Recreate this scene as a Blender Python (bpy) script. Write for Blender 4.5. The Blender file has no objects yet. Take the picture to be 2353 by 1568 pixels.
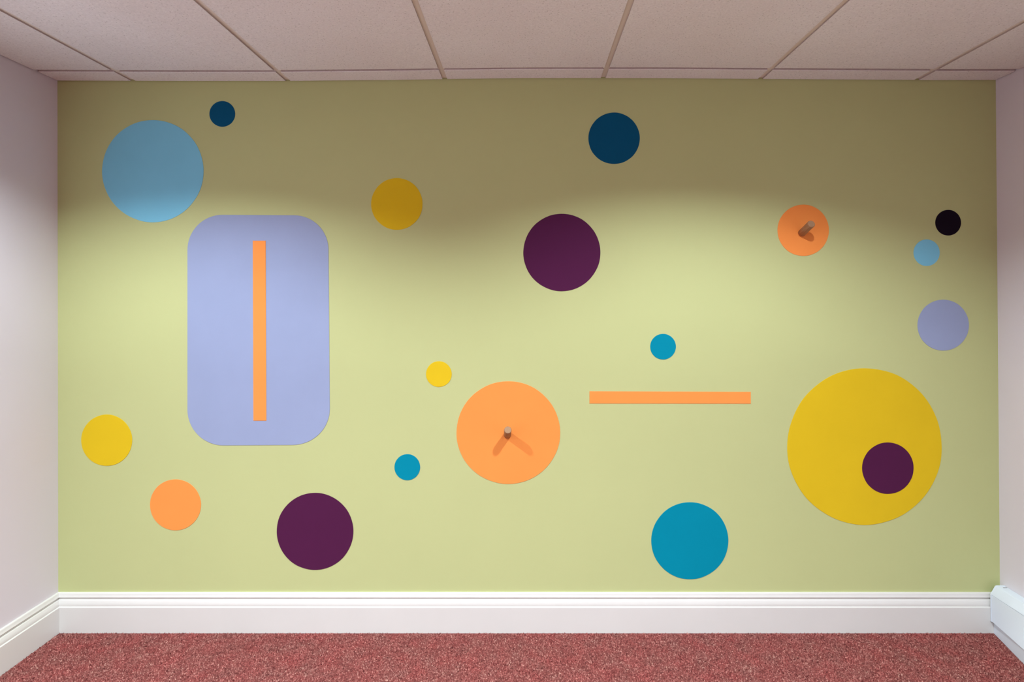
import bpy, bmesh, math, random
import numpy as np
from mathutils import Vector, Matrix

random.seed(7)
rng = np.random.default_rng(7)
S = bpy.context.scene
C = S.collection

# ------------------------------------------------------------------ measures
# the far wall is the plane y = 0; 600 photo pixels = 1 m on it (ceiling grid of 0.6 m)
PX = 600.0
VX, VY = 1210.0, 672.0          # vanishing point of the room's depth lines in the photo
D0 = 2.20                       # camera to far wall
CAMH = 1.295                    # camera height
def wx(px): return (px - VX) / PX
def wz(py): return CAMH + (VY - py) / PX
XL0, XL1 = wx(134), wx(132)     # left wall at floor / ceiling
XR0, XR1 = wx(2298.5), wx(2288) # right wall at floor / ceiling (slightly out of plumb)
ZC = wz(183)                    # ceiling
YF = -4.74                      # wall behind the camera

# ------------------------------------------------------------------ camera
cam_d = bpy.data.cameras.new('camera')
cam = bpy.data.objects.new('camera', cam_d); C.objects.link(cam)
cam.location = (0, -D0, CAMH)
cam.rotation_euler = (math.pi/2, 0, 0)
cam_d.sensor_fit = 'HORIZONTAL'; cam_d.sensor_width = 36.0
cam_d.lens = 36.0 * (PX * D0) / 2353.0
cam_d.shift_x = -(VX - 1176.5) / 2353.0
cam_d.shift_y = (VY - 784.0) / 2353.0
cam_d.clip_start = 0.02
S.camera = cam

# ------------------------------------------------------------------ world, exposure
w = bpy.data.worlds.new('world'); S.world = w; w.use_nodes = True
w.node_tree.nodes['Background'].inputs[0].default_value = (0.8, 0.85, 1, 1)
w.node_tree.nodes['Background'].inputs[1].default_value = 0.0
S.view_settings.view_transform = 'Standard'
S.view_settings.look = 'None'
S.view_settings.gamma = 1.0
S.view_settings.use_curve_mapping = False
S.view_settings.exposure = -0.02

# ceiling downlights (each lamp sits inside its own fitting, built further down)
LAMP_W = [(38.0, 38.0), (70.0, 56.0), (14.0, 14.0)]    # left and right lamp of each row, nearest the far wall first
LAMP_COL = (0.90, 1.0, 1.06)
LAMP_R = 0.046                  # luminous disc
CAN_R = 0.120                   # opening of the fitting
CAN_H = 0.0638                   # how far the disc is recessed: sets the cut-off on the wall
ROWS_Y = [-1.110, -2.801, -4.001]
COLS_X = [wx(485.5), wx(1565.7)]

# ------------------------------------------------------------------ helpers
def lin(c):
    out = []
    for v in c[:3]:
        v = v / 255.0
        out.append(v/12.92 if v <= 0.04045 else ((v+0.055)/1.055)**2.4)
    return (*out, 1.0)

def new_mat(name, rough=0.6, spec=0.3):
    m = bpy.data.materials.new(name); m.use_nodes = True
    b = m.node_tree.nodes['Principled BSDF']
    b.inputs['Roughness'].default_value = rough
    b.inputs['Specular IOR Level'].default_value = spec
    return m, m.node_tree, b

def paint(name, col, var=0.03, rough=0.6, spec=0.25, scale=3.0, bump=0.05, bscale=220.0):
    """plain colour with faint mottling and a fine roller / moulding texture"""
    m, t, b = new_mat(name, rough, spec)
    N, L = t.nodes, t.links
    tc = N.new('ShaderNodeTexCoord')
    n = N.new('ShaderNodeTexNoise'); n.inputs['Scale'].default_value = scale; n.inputs['Detail'].default_value = 3
    L.new(tc.outputs['Object'], n.inputs['Vector'])
    r = N.new('ShaderNodeValToRGB')
    r.color_ramp.elements[0].position = 0.3; r.color_ramp.elements[1].position = 0.7
    r.color_ramp.elements[0].color = tuple(v*(1-var) for v in col[:3]) + (1,)
    r.color_ramp.elements[1].color = tuple(min(1, v*(1+var)) for v in col[:3]) + (1,)
    L.new(n.outputs['Fac'], r.inputs['Fac']); L.new(r.outputs['Color'], b.inputs['Base Color'])
    if bump:
        n2 = N.new('ShaderNodeTexNoise'); n2.inputs['Scale'].default_value = bscale; n2.inputs['Detail'].default_value = 2
        L.new(tc.outputs['Object'], n2.inputs['Vector'])
        bp = N.new('ShaderNodeBump'); bp.inputs['Strength'].default_value = bump; bp.inputs['Distance'].default_value = 0.001
        L.new(n2.outputs['Fac'], bp.inputs['Height']); L.new(bp.outputs['Normal'], b.inputs['Normal'])
    return m

def obj(name, verts, faces, mat, parent=None, smooth=False):
    me = bpy.data.meshes.new(name)
    me.from_pydata([tuple(v) for v in verts], [], faces); me.update()
    bm = bmesh.new(); bm.from_mesh(me)
    bmesh.ops.recalc_face_normals(bm, faces=bm.faces); bm.to_mesh(me); bm.free()
    if smooth:
        for p in me.polygons: p.use_smooth = True
    o = bpy.data.objects.new(name, me); C.objects.link(o)
    if mat: me.materials.append(mat)
    if parent: o.parent = parent
    return o

def box(x0, x1, y0, y1, z0, z1):
    v = [(x0,y0,z0),(x1,y0,z0),(x1,y1,z0),(x0,y1,z0),(x0,y0,z1),(x1,y0,z1),(x1,y1,z1),(x0,y1,z1)]
    f = [(0,3,2,1),(4,5,6,7),(0,1,5,4),(1,2,6,5),(2,3,7,6),(3,0,4,7)]
    return v, f

def empty(name, loc=(0,0,0)):
    o = bpy.data.objects.new(name, None); C.objects.link(o); o.location = loc
    o.empty_display_size = 0.05
    return o

def struct(o):
    o['kind'] = 'structure'; return o

def tag(o, label, cat, group=None):
    o['label'] = label; o['category'] = cat
    if group: o['group'] = group
    return o

# ------------------------------------------------------------------ materials
M = {}
M['lime']  = paint('lime_wall_paint', (0.520, 0.560, 0.262), var=0.012, rough=0.75, spec=0.15, scale=2.5, bump=0.10, bscale=160)
M['pink']  = paint('pale_pink_wall_paint', (0.710, 0.670, 0.715), var=0.012, rough=0.75, spec=0.15, scale=2.0, bump=0.10, bscale=160)
M['gloss'] = paint('white_gloss_woodwork', (0.71, 0.70, 0.665), var=0.015, rough=0.30, spec=0.45, scale=5, bump=0.02, bscale=60)
M['pvc']   = paint('white_plastic', (0.72, 0.79, 0.86), var=0.01, rough=0.40, spec=0.4, scale=4, bump=0.0)
M['bar']   = paint('cream_ceiling_bar', (0.74, 0.70, 0.63), var=0.02, rough=0.5, spec=0.3, bump=0)
M['dark']  = paint('dark_recess', (0.03, 0.027, 0.025), var=0.05, rough=0.8, spec=0.1, bump=0)
M['can']   = paint('dark_baffle', (0.045, 0.045, 0.045), var=0.03, rough=0.5, spec=0.2, bump=0)
M['slab']  = paint('void_above_ceiling', (0.2, 0.19, 0.18), var=0.03, bump=0)
M['rim']   = paint('white_enamel_rim', (0.75, 0.75, 0.74), var=0.01, rough=0.35, bump=0)
M['behind'] = paint('bounce_cut_brown_wall', (0.160, 0.095, 0.070), var=0.012, rough=0.75, spec=0.15)  # unseen rear wall: brown invented to cut bounce light on the upper lime wall

DEC = {
 'light_blue': (0.215, 0.590, 0.780),
 'navy':       (0.003, 0.085, 0.185),
 'lavender':   (0.310, 0.370, 0.555),
 'orange':     (0.930, 0.310, 0.072),
 'yellow':     (0.720, 0.505, 0.016),
 'plum':       (0.080, 0.013, 0.056),
 'black':      (0.009, 0.005, 0.012),
 'teal':       (0.0005, 0.250, 0.370),
}
for k, c in DEC.items():
    M[k] = paint(k + '_decal', c, var=0.02, rough=0.7, spec=0.06, scale=6, bump=0.08, bscale=160)

# mineral fibre ceiling tile: warm white with fine pits and pale flecks
def tile_mat():
    m, t, b = new_mat('mineral_fibre_tile', 0.9, 0.1)
    N, L = t.nodes, t.links
    tc = N.new('ShaderNodeTexCoord')
    geo = N.new('ShaderNodeNewGeometry')
    big = N.new('ShaderNodeTexNoise'); big.inputs['Scale'].default_value = 2.2; big.inputs['Detail'].default_value = 4
    fine = N.new('ShaderNodeTexNoise'); fine.inputs['Scale'].default_value = 170; fine.inputs['Detail'].default_value = 3; fine.inputs['Roughness'].default_value = 0.65
    vor = N.new('ShaderNodeTexVoronoi'); vor.inputs['Scale'].default_value = 95; vor.inputs['Randomness'].default_value = 1
    for n in (big, fine, vor): L.new(geo.outputs['Position'], n.inputs['Vector'])
    r1 = N.new('ShaderNodeValToRGB')
    r1.color_ramp.elements[0].position = 0.30; r1.color_ramp.elements[0].color = (0.76, 0.78, 0.79, 1)
    r1.color_ramp.elements[1].position = 0.72; r1.color_ramp.elements[1].color = (0.89, 0.91, 0.92, 1)
    L.new(fine.outputs['Fac'], r1.inputs['Fac'])
    pit = N.new('ShaderNodeMapRange'); pit.inputs[1].default_value = 0.10; pit.inputs[2].default_value = 0.22
    pit.inputs[3].default_value = 0.72; pit.inputs[4].default_value = 1.0
    L.new(vor.outputs['Distance'], pit.inputs[0])
    mx = N.new('ShaderNodeMix'); mx.data_type = 'RGBA'; mx.blend_type = 'MULTIPLY'; mx.inputs[0].default_value = 1
    L.new(r1.outputs['Color'], mx.inputs[6]); L.new(pit.outputs[0], mx.inputs[7])
    r2 = N.new('ShaderNodeValToRGB')
    r2.color_ramp.elements[0].position = 0.35; r2.color_ramp.elements[0].color = (0.96, 0.94, 0.93, 1)
    r2.color_ramp.elements[1].position = 0.65; r2.color_ramp.elements[1].color = (1, 1, 1, 1)
    L.new(big.outputs['Fac'], r2.inputs['Fac'])
    mx2 = N.new('ShaderNodeMix'); mx2.data_type = 'RGBA'; mx2.blend_type = 'MULTIPLY'; mx2.inputs[0].default_value = 1
    L.new(mx.outputs[2], mx2.inputs[6]); L.new(r2.outputs['Color'], mx2.inputs[7])
    L.new(mx2.outputs[2], b.inputs['Base Color'])
    bp = N.new('ShaderNodeBump'); bp.inputs['Strength'].default_value = 0.35; bp.inputs['Distance'].default_value = 0.002
    L.new(fine.outputs['Fac'], bp.inputs['Height']); L.new(bp.outputs['Normal'], b.inputs['Normal'])
    return m
M['tile'] = tile_mat()
M['tile_edge'] = paint('unpainted_tile_edge', (0.50, 0.44, 0.42), var=0.08, rough=0.9, spec=0.1, scale=80, bump=0)

def carpet_base_mat():
    m, t, b = new_mat('carpet_weave', 0.95, 0.05)
    N, L = t.nodes, t.links
    geo = N.new('ShaderNodeNewGeometry')
    n = N.new('ShaderNodeTexNoise'); n.inputs['Scale'].default_value = 190; n.inputs['Detail'].default_value = 3
    L.new(geo.outputs['Position'], n.inputs['Vector'])
    r = N.new('ShaderNodeValToRGB')
    r.color_ramp.elements[0].position = 0.3; r.color_ramp.elements[0].color = (0.10, 0.025, 0.023, 1)
    r.color_ramp.elements[1].position = 0.7; r.color_ramp.elements[1].color = (0.30, 0.095, 0.088, 1)
    L.new(n.outputs['Fac'], r.inputs['Fac']); L.new(r.outputs['Color'], b.inputs['Base Color'])
    bp = N.new('ShaderNodeBump'); bp.inputs['Strength'].default_value = 0.6; bp.inputs['Distance'].default_value = 0.003
    L.new(n.outputs['Fac'], bp.inputs['Height']); L.new(bp.outputs['Normal'], b.inputs['Normal'])
    return m
M['carpet'] = carpet_base_mat()

def pile_mat():
    m, t, b = new_mat('carpet_yarn', 0.95, 0.05)
    N, L = t.nodes, t.links
    at = N.new('ShaderNodeAttribute'); at.attribute_name = 'yarn'
    r = N.new('ShaderNodeValToRGB'); cr = r.color_ramp
    cr.elements[0].position = 0.0; cr.elements[0].color = (0.085, 0.017, 0.017, 1)
    cr.elements[1].position = 1.0; cr.elements[1].color = (0.54, 0.24, 0.205, 1)
    for p, c in ((0.25, (0.160, 0.039, 0.037, 1)), (0.55, (0.280, 0.076, 0.070, 1)), (0.8, (0.400, 0.145, 0.130, 1))):
        e = cr.elements.new(p); e.color = c
    L.new(at.outputs['Fac'], r.inputs['Fac'])
    geo = N.new('ShaderNodeNewGeometry')
    n = N.new('ShaderNodeTexNoise'); n.inputs['Scale'].default_value = 14; n.inputs['Detail'].default_value = 4
    L.new(geo.outputs['Position'], n.inputs['Vector'])
    r2 = N.new('ShaderNodeValToRGB')
    r2.color_ramp.elements[0].position = 0.32; r2.color_ramp.elements[0].color = (0.90, 1.16, 1.10, 1)
    r2.color_ramp.elements[1].position = 0.70; r2.color_ramp.elements[1].color = (1.04, 0.92, 0.92, 1)
    L.new(n.outputs['Fac'], r2.inputs['Fac'])
    mx = N.new('ShaderNodeMix'); mx.data_type = 'RGBA'; mx.blend_type = 'MULTIPLY'; mx.inputs[0].default_value = 1
    L.new(r.outputs['Color'], mx.inputs[6]); L.new(r2.outputs['Color'], mx.inputs[7])
    L.new(mx.outputs[2], b.inputs['Base Color'])
    return m
M['pile'] = pile_mat()

def wood_mat():
    m, t, b = new_mat('beech_dowel', 0.5, 0.3)
    N, L = t.nodes, t.links
    tc = N.new('ShaderNodeTexCoord')
    mp = N.new('ShaderNodeMapping'); mp.inputs['Scale'].default_value = (1, 1, 0.08)
    L.new(tc.outputs['Object'], mp.inputs['Vector'])
    n = N.new('ShaderNodeTexNoise'); n.inputs['Scale'].default_value = 300; n.inputs['Detail'].default_value = 3
    L.new(mp.outputs['Vector'], n.inputs['Vector'])
    r = N.new('ShaderNodeValToRGB')
    r.color_ramp.elements[0].position = 0.3; r.color_ramp.elements[0].color = (0.27, 0.13, 0.06, 1)
    r.color_ramp.elements[1].position = 0.7; r.color_ramp.elements[1].color = (0.40, 0.21, 0.11, 1)
    L.new(n.outputs['Fac'], r.inputs['Fac']); L.new(r.outputs['Color'], b.inputs['Base Color'])
    return m
M['wood'] = wood_mat()
M['endgrain'] = paint('pale_end_grain', (0.36, 0.21, 0.115), var=0.08, rough=0.6, scale=300, bump=0)

# ------------------------------------------------------------------ ceiling level: the hung grid is not quite straight
_cx = [wx(v) for v in (-400, 132, 420, 663, 900, 1022, 1200, 1500, 1800, 2150, 2290, 2700)]
_cy = [186, 186, 187, 187, 185, 183, 181, 181, 183, 185, 184.5, 184.5]
def zc(x): return float(wz(np.interp(x, _cx, _cy)))

# ------------------------------------------------------------------ room shell
T = 0.12
TOP = ZC + 0.30
xr_at = lambda z: XR0 + (XR1 - XR0) * z / ZC
xl_at = lambda z: XL0 + (XL1 - XL0) * z / ZC
v, f = box(-1.95, 1.98, 0, T, -0.05, TOP)
struct(obj('wall_back', v, f, M['lime']))
z0, z1 = -0.05, TOP
v = [(xl_at(z0)-T, YF, z0), (xl_at(z0), YF, z0), (xl_at(z0), 0.0, z0), (xl_at(z0)-T, 0.0, z0),
     (xl_at(z1)-T, YF, z1), (xl_at(z1), YF, z1), (xl_at(z1), 0.0, z1), (xl_at(z1)-T, 0.0, z1)]
struct(obj('wall_left', v, f, M['pink']))
v = [(xr_at(z0), YF, z0), (xr_at(z0)+T, YF, z0), (xr_at(z0)+T, 0.0, z0), (xr_at(z0), 0.0, z0),
     (xr_at(z1), YF, z1), (xr_at(z1)+T, YF, z1), (xr_at(z1)+T, 0.0, z1), (xr_at(z1), 0.0, z1)]
struct(obj('wall_right', v, f, M['pink']))
v, f = box(-1.95, 1.98, YF-T, YF, -0.05, TOP)
struct(obj('wall_front', v, f, M['behind']))
v, f = box(-1.92, 1.95, YF, 0.0, -0.10, 0.0)
floor = struct(obj('floor', v, f, M['carpet']))

# ------------------------------------------------------------------ ceiling: slab above, hung tiles and grid bars below
ceil = empty('ceiling', (0, 0, ZC)); struct(ceil)
def ceil_part(name, verts, faces, mat):
    o = obj(name, [(x, y, z - ZC) for x, y, z in verts], faces, mat); o.parent = ceil; return o
v, f = box(-1.95, 1.98, YF, 0.0, ZC + 0.24, ZC + 0.30)
ceil_part('soffit', v, f, M['slab'])

barx = [wx(p) for p in (308, 663, 1022.5, 1385.5, 1746, 2104.5)]
bary = [-0.101 - 0.6*k for k in range(8)]
xs = [XL1 + 0.004] + barx + [XR1 - 0.004]
ys = [-0.003] + bary + [YF]
GAP, DROP, TH = 0.0092, 0.0045, 0.016       # half joint, how far the tile face hangs below the bar, tile thickness
for i in range(len(xs)-1):
    for j in range(len(ys)-1):
        a = xs[i] + (GAP if i else 0); b_ = xs[i+1] - (GAP if i < len(xs)-2 else 0)
        c = ys[j] - (GAP if j else 0); d = ys[j+1] + (GAP if j < len(ys)-2 else 0)
        if abs(c - d) < 0.02: continue
        dz = random.uniform(-0.0007, 0.0007)
        cx_, cy_ = (a+b_)/2, (c+d)/2
        lamp_here = any(a < lx < b_ and d < ly < c for lx in COLS_X for ly in ROWS_Y)
        if lamp_here:
            lx = min(COLS_X, key=lambda q: abs(q-cx_)); ly = min(ROWS_Y, key=lambda q: abs(q-cy_))
            n = 48; verts = []; faces = []
            R = CAN_R + 0.004
            for k in range(n):
                an = 2*math.pi*k/n; ca, sa = math.cos(an), math.sin(an)
                q = 1/max(abs(ca), abs(sa))
                ox = lx + q*ca*((b_-lx) if ca > 0 else (lx-a)); oy = ly + q*sa*((c-ly) if sa > 0 else (ly-d))
                for (px_, py_) in ((ox, oy), (lx+R*ca, ly+R*sa)):
                    for zz in (0, TH): verts.append((px_, py_, zc(px_) + dz + zz))
            for k in range(n):
                p, q = 4*k, 4*((k+1) % n)
                faces += [(p, q, q+2, p+2), (p+1, p+3, q+3, q+1), (p, p+1, q+1, q), (p+2, q+2, q+3, p+3)]
            ceil_part('ceiling_tile', verts, faces, M['tile'])
        else:
            n = 6; verts = []; faces = []
            e = 0.0015                                           # softened lower edge
            for k in range(n+1):
                xx = a + (b_-a)*k/n
                for (yy, zz) in ((c, TH), (c, e), (c-e, 0), (d+e, 0), (d, e), (d, TH)):
                    verts.append((xx, yy, zc(xx) + dz + zz))
            for k in range(n):
                for s in range(6):
                    p, q = 6*k, 6*k+6
                    faces.append((p+s, q+s, q+(s+1) % 6, p+(s+1) % 6))
            faces += [tuple(range(6)), tuple(range(6*n, 6*n+6))]
            o = ceil_part('ceiling_tile', verts, faces, M['tile'])
            o.data.materials.append(M['tile_edge'])                # unpainted cut edges
            for p in o.data.polygons:
                if abs(p.normal.z) < 0.5: p.material_index = 1
HB = 0.012
for x in barx:
    z = zc(x) + DROP
    v, f = box(x-HB, x+HB, YF, -0.006, z, z+0.004)
    v2, f2 = box(x-0.001, x+0.001, YF, -0.006, z+0.004, z+0.034)
    ceil_part('grid_bar', v+v2, f+[tuple(k+8 for k in q) for q in f2], M['bar'])
for y in bary:
    for i in range(len(xs)-1):
        a = xs[i] + (HB if i else 0); b_ = xs[i+1] - (HB if i < len(xs)-2 else 0)
        za, zb = zc(a)+DROP+0.004, zc(b_)+DROP+0.004
        v = [(a,y-HB,za),(b_,y-HB,zb),(b_,y+HB,zb),(a,y+HB,za),(a,y-HB,za+.004),(b_,y-HB,zb+.004),(b_,y+HB,zb+.004),(a,y+HB,za+.004)]
        ceil_part('cross_bar', v, f[:6], M['bar'])

# ------------------------------------------------------------------ skirting (moulded profile: distance from wall, height)
PROF = [(0.0,0.0),(0.0200,0.0),(0.0200,0.0965),(0.0190,0.0980),(0.0165,0.0985),(0.0158,0.1000),(0.0162,0.1030),(0.0160,0.1075),
        (0.0152,0.1120),(0.0138,0.1170),(0.0120,0.1220),(0.0100,0.1250),(0.0080,0.1265),(0.0060,0.1275),(0.0055,0.1335),(0.0112,0.1345),(0.0115,0.1360),
        (0.0090,0.1435),(0.0075,0.1500),(0.0062,0.1525),(0.0045,0.1535),(0.0,0.1535)]
PROF = [(t, z if z < 0.098 else 0.098 + (z - 0.098)*0.885) for t, z in PROF]
def skirting(name, a_fn, b_fn, mat):
    n = len(PROF)
    verts = [a_fn(t, z) for t, z in PROF] + [b_fn(t, z) for t, z in PROF]
    faces = [(k, (k+1) % n, n+(k+1) % n, n+k) for k in range(n)] + [tuple(range(n)), tuple(range(n, 2*n))]
    o = obj(name, verts, faces, mat); return struct(o)
xl = XL0
skirting('baseboard_back', lambda t, z: (xl+t, -t, z), lambda t, z: (XR0 - 0.002, -t, z), M['gloss'])
skirting('baseboard_left', lambda t, z: (xl+t, -t, z), lambda t, z: (xl+t, YF, z), M['gloss'])

# plain board along the right wall, under the trunking; it comes away from the wall as it runs forward
KY = [-0.0205, -0.212, YF]
KO = [0.041, 0.086, 0.086]
verts = []; faces = []
for y, o_ in zip(KY, KO):
    verts += [(XR0-0.001, y, 0), (XR0-o_, y, 0), (XR0-o_, y, 0.056), (XR0-0.001, y, 0.056)]
for k in range(2):
    for s in range(4):
        p = 4*k; q = p+4
        faces.append((p+s, p+(s+1) % 4, q+(s+1) % 4, q+s))
faces += [(0,1,2,3), (8,9,10,11)]
struct(obj('baseboard_right', verts, faces, M['pvc']))

# ------------------------------------------------------------------ carpet pile (uncountable): tufts near the wall
def carpet_pile():
    s = 0.0046
    y_far, y_near = -0.0228, -1.05
    gx = np.arange(XL0 + 0.0235, XR0 - 0.044, s); gy = np.arange(y_near, y_far, s)
    X, Y = np.meshgrid(gx, gy); X = X.ravel(); Y = Y.ravel()
    X = X + rng.uniform(-.45, .45, X.size)*s; Y = Y + rng.uniform(-.45, .45, Y.size)*s
    off = np.interp(-Y, [-KY[0], -KY[1]], [KO[0], KO[1]])
    keep = (X < XR0 - off - 0.003) & (Y < y_far) & (X > XL0 + 0.0225)
    X, Y = X[keep], Y[keep]; n = X.size
    r = rng.uniform(.0021, .0033, n); h = rng.uniform(.003, .0055, n); an = rng.uniform(0, 6.283, n)
    V = np.zeros((n, 5, 3), np.float32)
    for k in range(4):
        V[:, k, 0] = X + r*np.cos(an + k*math.pi/2); V[:, k, 1] = Y + r*np.sin(an + k*math.pi/2); V[:, k, 2] = 0.0004
    V[:, 4, 0] = X + rng.normal(0, .0012, n); V[:, 4, 1] = Y + rng.normal(0, .0012, n); V[:, 4, 2] = h
    base = (np.arange(n)*5)[:, None, None]
    tri = np.array([[0,1,4],[1,2,4],[2,3,4],[3,0,4]])[None]
    F = (base + tri).reshape(-1)
    me = bpy.data.meshes.new('carpet_pile')
    me.vertices.add(n*5); me.vertices.foreach_set('co', V.reshape(-1))
    nt = n*4
    me.loops.add(nt*3); me.loops.foreach_set('vertex_index', F.astype(np.int32))
    me.polygons.add(nt); me.polygons.foreach_set('loop_start', np.arange(0, nt*3, 3, dtype=np.int32))
    me.update(calc_edges=True)
    at = me.attributes.new('yarn', 'FLOAT', 'POINT')
    val = np.clip(rng.normal(.52, .19, n), 0, 1).astype(np.float32)
    at.data.foreach_set('value', np.repeat(val, 5))
    me.materials.append(M['pile'])
    o = bpy.data.objects.new('carpet_pile', me); C.objects.link(o); o.parent = floor
    o['kind'] = 'stuff'
    return o
carpet_pile()

# ------------------------------------------------------------------ downlights out of view above, with their own lamps
def downlight(lx, ly, watt, label):
    z = zc(lx)
    root = empty('ceiling_downlight', (lx, ly, z))
    tag(root, label, 'ceiling light', 'recessed downlights')
    n = 48
    # baffle: open can, closed on top
    verts = []; faces = []
    prof = [(CAN_R, 0.0), (CAN_R, CAN_H + 0.012), (CAN_R + 0.003, CAN_H + 0.015), (CAN_R + 0.003, 0.0)]
    for k in range(n):
        a = 2*math.pi*k/n
        for r, zz in prof: verts.append((r*math.cos(a), r*math.sin(a), zz))
    for k in range(n):
        p, q = 4*k, 4*((k+1) % n)
        for s in range(4): faces.append((p+s, q+s, q+(s+1) % 4, p+(s+1) % 4))
    faces.append(tuple(4*k+1 for k in range(n)))
    obj('baffle', verts, faces, M['can'], root)
    verts = []; faces = []
    prof = [(CAN_R - 0.0005, 0.001), (CAN_R - 0.0005, -0.003), (CAN_R + 0.014, -0.003), (CAN_R + 0.018, -0.0008), (CAN_R + 0.010, -0.0008)]
    m_ = len(prof)
    for k in range(n):
        a = 2*math.pi*k/n
        for r, zz in prof: verts.append((r*math.cos(a), r*math.sin(a), zz))
    for k in range(n):
        p, q = m_*k, m_*((k+1) % n)
        for s in range(m_): faces.append((p+s, q+s, q+(s+1) % m_, p+(s+1) % m_))
    obj('rim', verts, faces, M['rim'], root)
    ld = bpy.data.lights.new('lamp', 'AREA'); ld.shape = 'DISK'; ld.size = 2*LAMP_R
    ld.energy = watt; ld.color = LAMP_COL
    lo = bpy.data.objects.new('lamp', ld); C.objects.link(lo); lo.parent = root; lo.location = (0, 0, CAN_H)
    return root
names = [['recessed round downlight nearest the lime wall, above the lavender panel side',
          'recessed round downlight nearest the lime wall, above the horizontal orange bar side'],
         ['recessed round downlight in the middle row of the ceiling on the left',
          'recessed round downlight in the middle row of the ceiling on the right'],
         ['recessed round downlight in the rearmost ceiling row on the left',
          'recessed round downlight in the rearmost ceiling row on the right']]
for j, ly in enumerate(ROWS_Y):
    for i, lx in enumerate(COLS_X):
        downlight(lx, ly, LAMP_W[j][i], names[j][i])

# ------------------------------------------------------------------ shapes stuck on the wall
def plate(name, outline, mat, y_back, th, label, cat, group=None):
    """flat cut shape: outline of (x, z) points, real thickness, origin at its centre on the wall"""
    cx = sum(p[0] for p in outline)/len(outline); cz = sum(p[1] for p in outline)/len(outline)
    n = len(outline); verts = []
    for yy, s in ((0, 0.0), (-th*0.7, 0.0), (-th, th*0.3)):
        for x, z in outline:
            dx, dz = x-cx, z-cz; L_ = math.hypot(dx, dz)
            verts.append((dx*(1-s/L_), yy, dz*(1-s/L_)))
    faces = [tuple(range(n)), tuple(range(2*n, 3*n))]
    for r in range(2):
        for k in range(n):
            faces.append((r*n+k, r*n+(k+1) % n, (r+1)*n+(k+1) % n, (r+1)*n+k))
    o = obj(name, verts, faces, mat); o.location = (cx, y_back, cz)
    return tag(o, label, cat, group)

def circle(px, py, rx, ry, mat, label, y_back=-0.0001, th=0.0012, wob=0.002, cat='wall circle', group=None):
    ph = [random.uniform(0, 6.28) for _ in range(4)]
    pts = []
    n = 112
    for k in range(n):
        a = 2*math.pi*k/n
        q = 1 + wob*(0.5*math.sin(3*a+ph[0]) + 0.5*math.sin(5*a+ph[1]) + 0.4*math.sin(9*a+ph[2]) + 0.3*math.sin(14*a+ph[3]))
        pts.append((wx(px) + rx/PX*q*math.cos(a), wz(py) + ry/PX*q*math.sin(a)))
    return plate('wall_circle', pts, M[mat], y_back, th, label, cat, group)

G = 'circles on the lime wall'
circle(511, 262, 29.5, 29.5, 'navy', 'small dark navy circle at the top, beside the large light blue circle', group=G)
circle(351.5, 393.5, 116.5, 117.5, 'light_blue', 'large light blue circle at the upper left of the lime wall', group=G)
circle(912, 469, 59, 59.5, 'yellow', 'amber yellow circle in the shaded upper middle, right of the lavender panel', group=G)
circle(1291, 580.5, 88.5, 89, 'plum', 'plum purple circle in the upper middle, below and left of the navy circle', group=G)
circle(1411, 318, 59, 59, 'navy', 'larger dark navy circle at the top, above the plum circle', group=G)
circle(1845.5, 529.5, 59, 59, 'orange', 'deep orange circle at the upper right with a slanting wooden peg', group=G)
circle(2178.5, 512, 29.5, 29.5, 'black', 'small near-black circle by the right wall, above the small light blue one', group=G)
circle(2129, 581, 30, 30.5, 'light_blue', 'small light blue circle just below the near-black circle', group=G)
circle(2167, 747.5, 59, 58.5, 'lavender', 'lavender circle by the right wall, above the big yellow circle', group=G)
circle(1523.5, 797, 29.5, 29.5, 'teal', 'small teal circle above the horizontal orange bar', group=G)
circle(1008.5, 860, 29.5, 29.5, 'yellow', 'small yellow circle at the upper left edge of the large orange circle', group=G)
circle(1168, 994.5, 119, 118, 'orange', 'large orange circle at the centre with a short wooden peg', group=G)
circle(1986.5, 1026.5, 177.5, 180, 'yellow', 'biggest yellow circle at the right, with a plum circle on it', group=G, wob=0.003)
circle(2039.5, 1076, 59, 59, 'plum', 'plum circle lying on the biggest yellow circle', y_back=-0.0013, group=G)
circle(936, 1074, 29.5, 30, 'teal', 'small teal circle at lower left of the large orange circle', group=G)
circle(245.5, 1012, 58.5, 59, 'yellow', 'yellow circle at the far left, beside the lavender panel', group=G)
circle(403.5, 1160.5, 58.5, 58.5, 'orange', 'plain orange circle at the lower left, below the lavender panel', group=G)
circle(724, 1221.5, 88, 88.5, 'plum', 'plum purple circle low on the wall, just above the skirting left of centre', group=G)
circle(1585, 1243, 88.5, 88.5, 'teal', 'large teal circle low on the wall, right of centre', group=G)

# lavender panel with rounded corners (slightly uneven, hand cut)
def rounded(cs, arcs, n=16):
    pts = []
    for (cx, cy, rx, ry, a0) in arcs:
        for k in range(n+1):
            a = math.radians(a0 + 90*k/n)
            pts.append((wx(cx + rx*math.cos(a)), wz(cy - ry*math.sin(a))))
    return pts
panel = rounded(None, [(676, 574, 79, 79, 0), (511, 575, 80, 81, 90), (514, 942, 83, 82, 180), (672, 940, 86, 83, 270)])
plate('wall_panel', panel, M['lavender'], -0.0001, 0.0012, 'tall lavender panel with rounded corners and an orange stripe on it', 'wall panel')
def quad(p): return [(wx(a), wz(b)) for a, b in p]
def dense(pts, n=10):
    out = []
    for k in range(len(pts)):
        a, b = pts[k], pts[(k+1) % len(pts)]
        for s in range(n): out.append((a[0]+(b[0]-a[0])*s/n, a[1]+(b[1]-a[1])*s/n))
    return out
plate('wall_stripe', dense(quad([(581.5,553.5),(611,553.5),(612.5,967),(583,967)])), M['orange'], -0.0013, 0.0012,
      'vertical orange stripe on the lavender panel', 'wall stripe', 'orange stripes')
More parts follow.
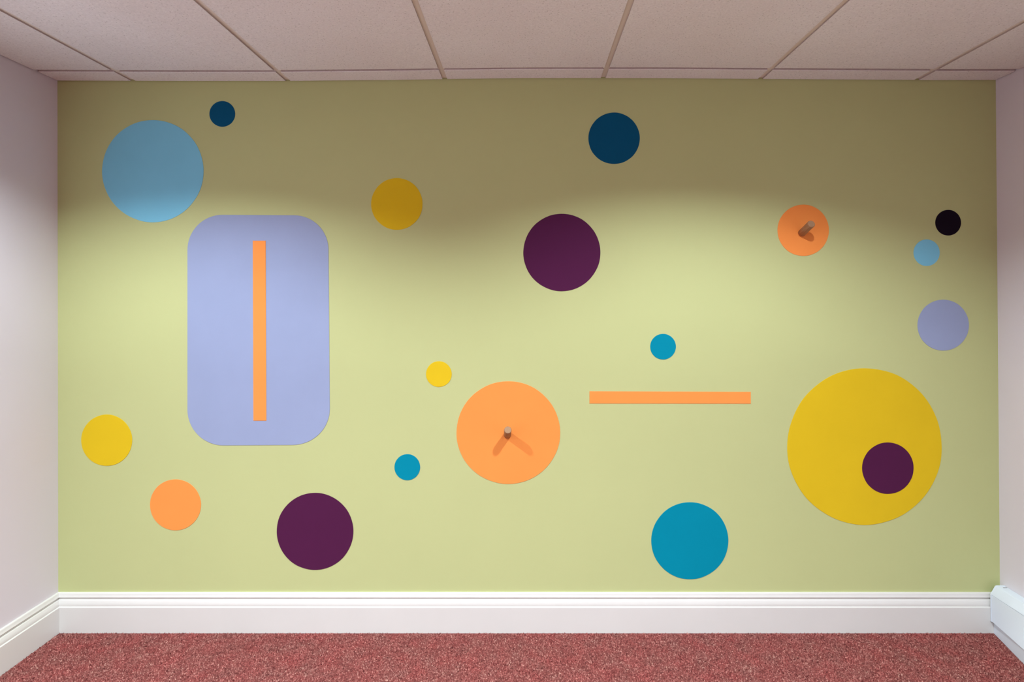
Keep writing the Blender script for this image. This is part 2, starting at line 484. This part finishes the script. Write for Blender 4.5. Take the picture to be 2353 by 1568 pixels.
plate('wall_stripe', dense(quad([(1354.5,899.5),(1725,901),(1725,928),(1354.5,927.5)])), M['orange'], -0.0001, 0.0012,
      'horizontal orange bar on the lime wall, below the small teal circle', 'wall stripe', 'orange stripes')

# ------------------------------------------------------------------ wooden pegs, slanting upward out of the wall
def peg(px, py, dx, dz, out, label):
    base = Vector((wx(px), -0.0012, wz(py)))
    tip = base + Vector((dx, -out, dz))
    ax = (tip - base); L_ = ax.length
    root = empty('wooden_peg', base); root.rotation_euler = ax.to_track_quat('Z', 'Y').to_euler()
    tag(root, label, 'peg', 'wooden pegs')
    R = 0.0140; n = 28
    prof = [(R*0.6, -0.002), (R, 0.001), (R*0.985, L_*0.5), (R, L_-0.003), (R*0.965, L_-0.0012), (R*0.90, L_)]
    verts = [(r*math.cos(2*math.pi*k/n), r*math.sin(2*math.pi*k/n), z) for r, z in prof for k in range(n)]
    faces = [(a*n+k, a*n+(k+1) % n, (a+1)*n+(k+1) % n, (a+1)*n+k) for a in range(len(prof)-1) for k in range(n)]
    faces += [tuple(range(n)), tuple(range((len(prof)-1)*n, len(prof)*n))]
    sh = obj('shaft', verts, faces, M['wood'], root, smooth=True)
    e = R*0.895
    verts = [(e*math.cos(2*math.pi*k/n), e*math.sin(2*math.pi*k/n), L_+0.0001) for k in range(n)] + \
            [(e*.93*math.cos(2*math.pi*k/n), e*.93*math.sin(2*math.pi*k/n), L_+0.0006) for k in range(n)]
    faces = [(k, (k+1) % n, n+(k+1) % n, n+k) for k in range(n)] + [tuple(range(n)), tuple(range(n, 2*n))]
    obj('end_grain', verts, faces, M['endgrain'], root)
    return root
peg(1166.0, 1000.0, 0.004, 0.037, 0.0726, 'short wooden peg on the large orange circle at the centre')
peg(1841.5, 536.5, 0.002, 0.028, 0.0726, 'wooden peg slanting up from the deep orange circle at upper right')

# ------------------------------------------------------------------ white cable trunking along the right wall
tr = empty('cable_trunking', (XR0, -0.0215, 0.0))
tag(tr, 'white plastic cable trunking along the foot of the right wall', 'cable trunking')
Y0 = -0.0215
def sweep(name, sections, ysec, mat, parent=tr):
    m_ = len(sections[0]); verts = []; faces = []
    for sec, y in zip(sections, ysec):
        for o_, z in sec: verts.append((xr_at(z) - XR0 - o_, y - Y0, z))
    for k in range(len(sections)-1):
        for s in range(m_):
            p = m_*k; q = p+m_
            faces.append((p+s, p+(s+1) % m_, q+(s+1) % m_, q+s))
    faces += [tuple(range(m_)), tuple(range(m_*(len(sections)-1), m_*len(sections)))]
    o = obj(name, verts, faces, mat, parent, smooth=True)
    o.data.set_sharp_from_angle(angle=math.radians(22)); return o
yy = [-0.0255 + (-0.212 + 0.0255)*k/10 for k in range(11)] + [YF]
fl = [k/10 for k in range(11)] + [1.0]          # 0 at the far end, 1 where the cover is fully sprung
mixv = lambda a, b, t: a + (b - a)*t
# top section: flat top and sloping shoulder down to the fold
top = lambda fo: [(0.001, 0.150), (0.001, 0.182), (0.030, 0.182), (0.035, 0.1805), (fo-0.0005, 0.1525), (fo, 0.150), (fo-0.003, 0.1495)]
sweep('top_cover', [top(mixv(0.053, 0.055, t)) for t in fl], yy, M['pvc'])
# front cover: clipped under the shoulder, its lower edge springs outward as it runs forward
def front(fo, bo, zb): return [(0.001, 0.1485), (fo-0.0015, 0.1485), (fo-0.0002, 0.1478), (bo, zb+0.002), (bo-0.0015, zb), (0.001, zb)]
sweep('front_cover', [front(mixv(0.053, 0.055, t), mixv(0.053, 0.087, t), mixv(0.047, 0.050, t)) for t in fl], yy, M['pvc'])
# end cap against the far skirting
cap = [(0.0005, 0.0462), (0.0005, 0.1830), (0.0305, 0.1830), (0.0362, 0.1810), (0.0542, 0.1500), (0.0545, 0.0475), (0.053, 0.0462)]
sweep('end_cap', [cap, cap], [-0.0212, -0.0256], M['pvc'])
for o_, z, y in ((0.0537, 0.137, -0.050), (0.0539, 0.126, -0.062)):
    n = 12; r = 0.0016
    verts = [(-o_+0.0006*s, y-Y0 + r*math.cos(2*math.pi*k/n), z + r*math.sin(2*math.pi*k/n)) for s in (-1, 1) for k in range(n)]
    faces = [(k, (k+1) % n, n+(k+1) % n, n+k) for k in range(n)] + [tuple(range(n)), tuple(range(n, 2*n))]
    obj('screw', verts, faces, M['slab'], tr)
v, f = box(-0.021, -0.006, -0.040-Y0, -0.0375-Y0, 0.1815, 0.1826)
obj('slot', v, f, M['slab'], tr)
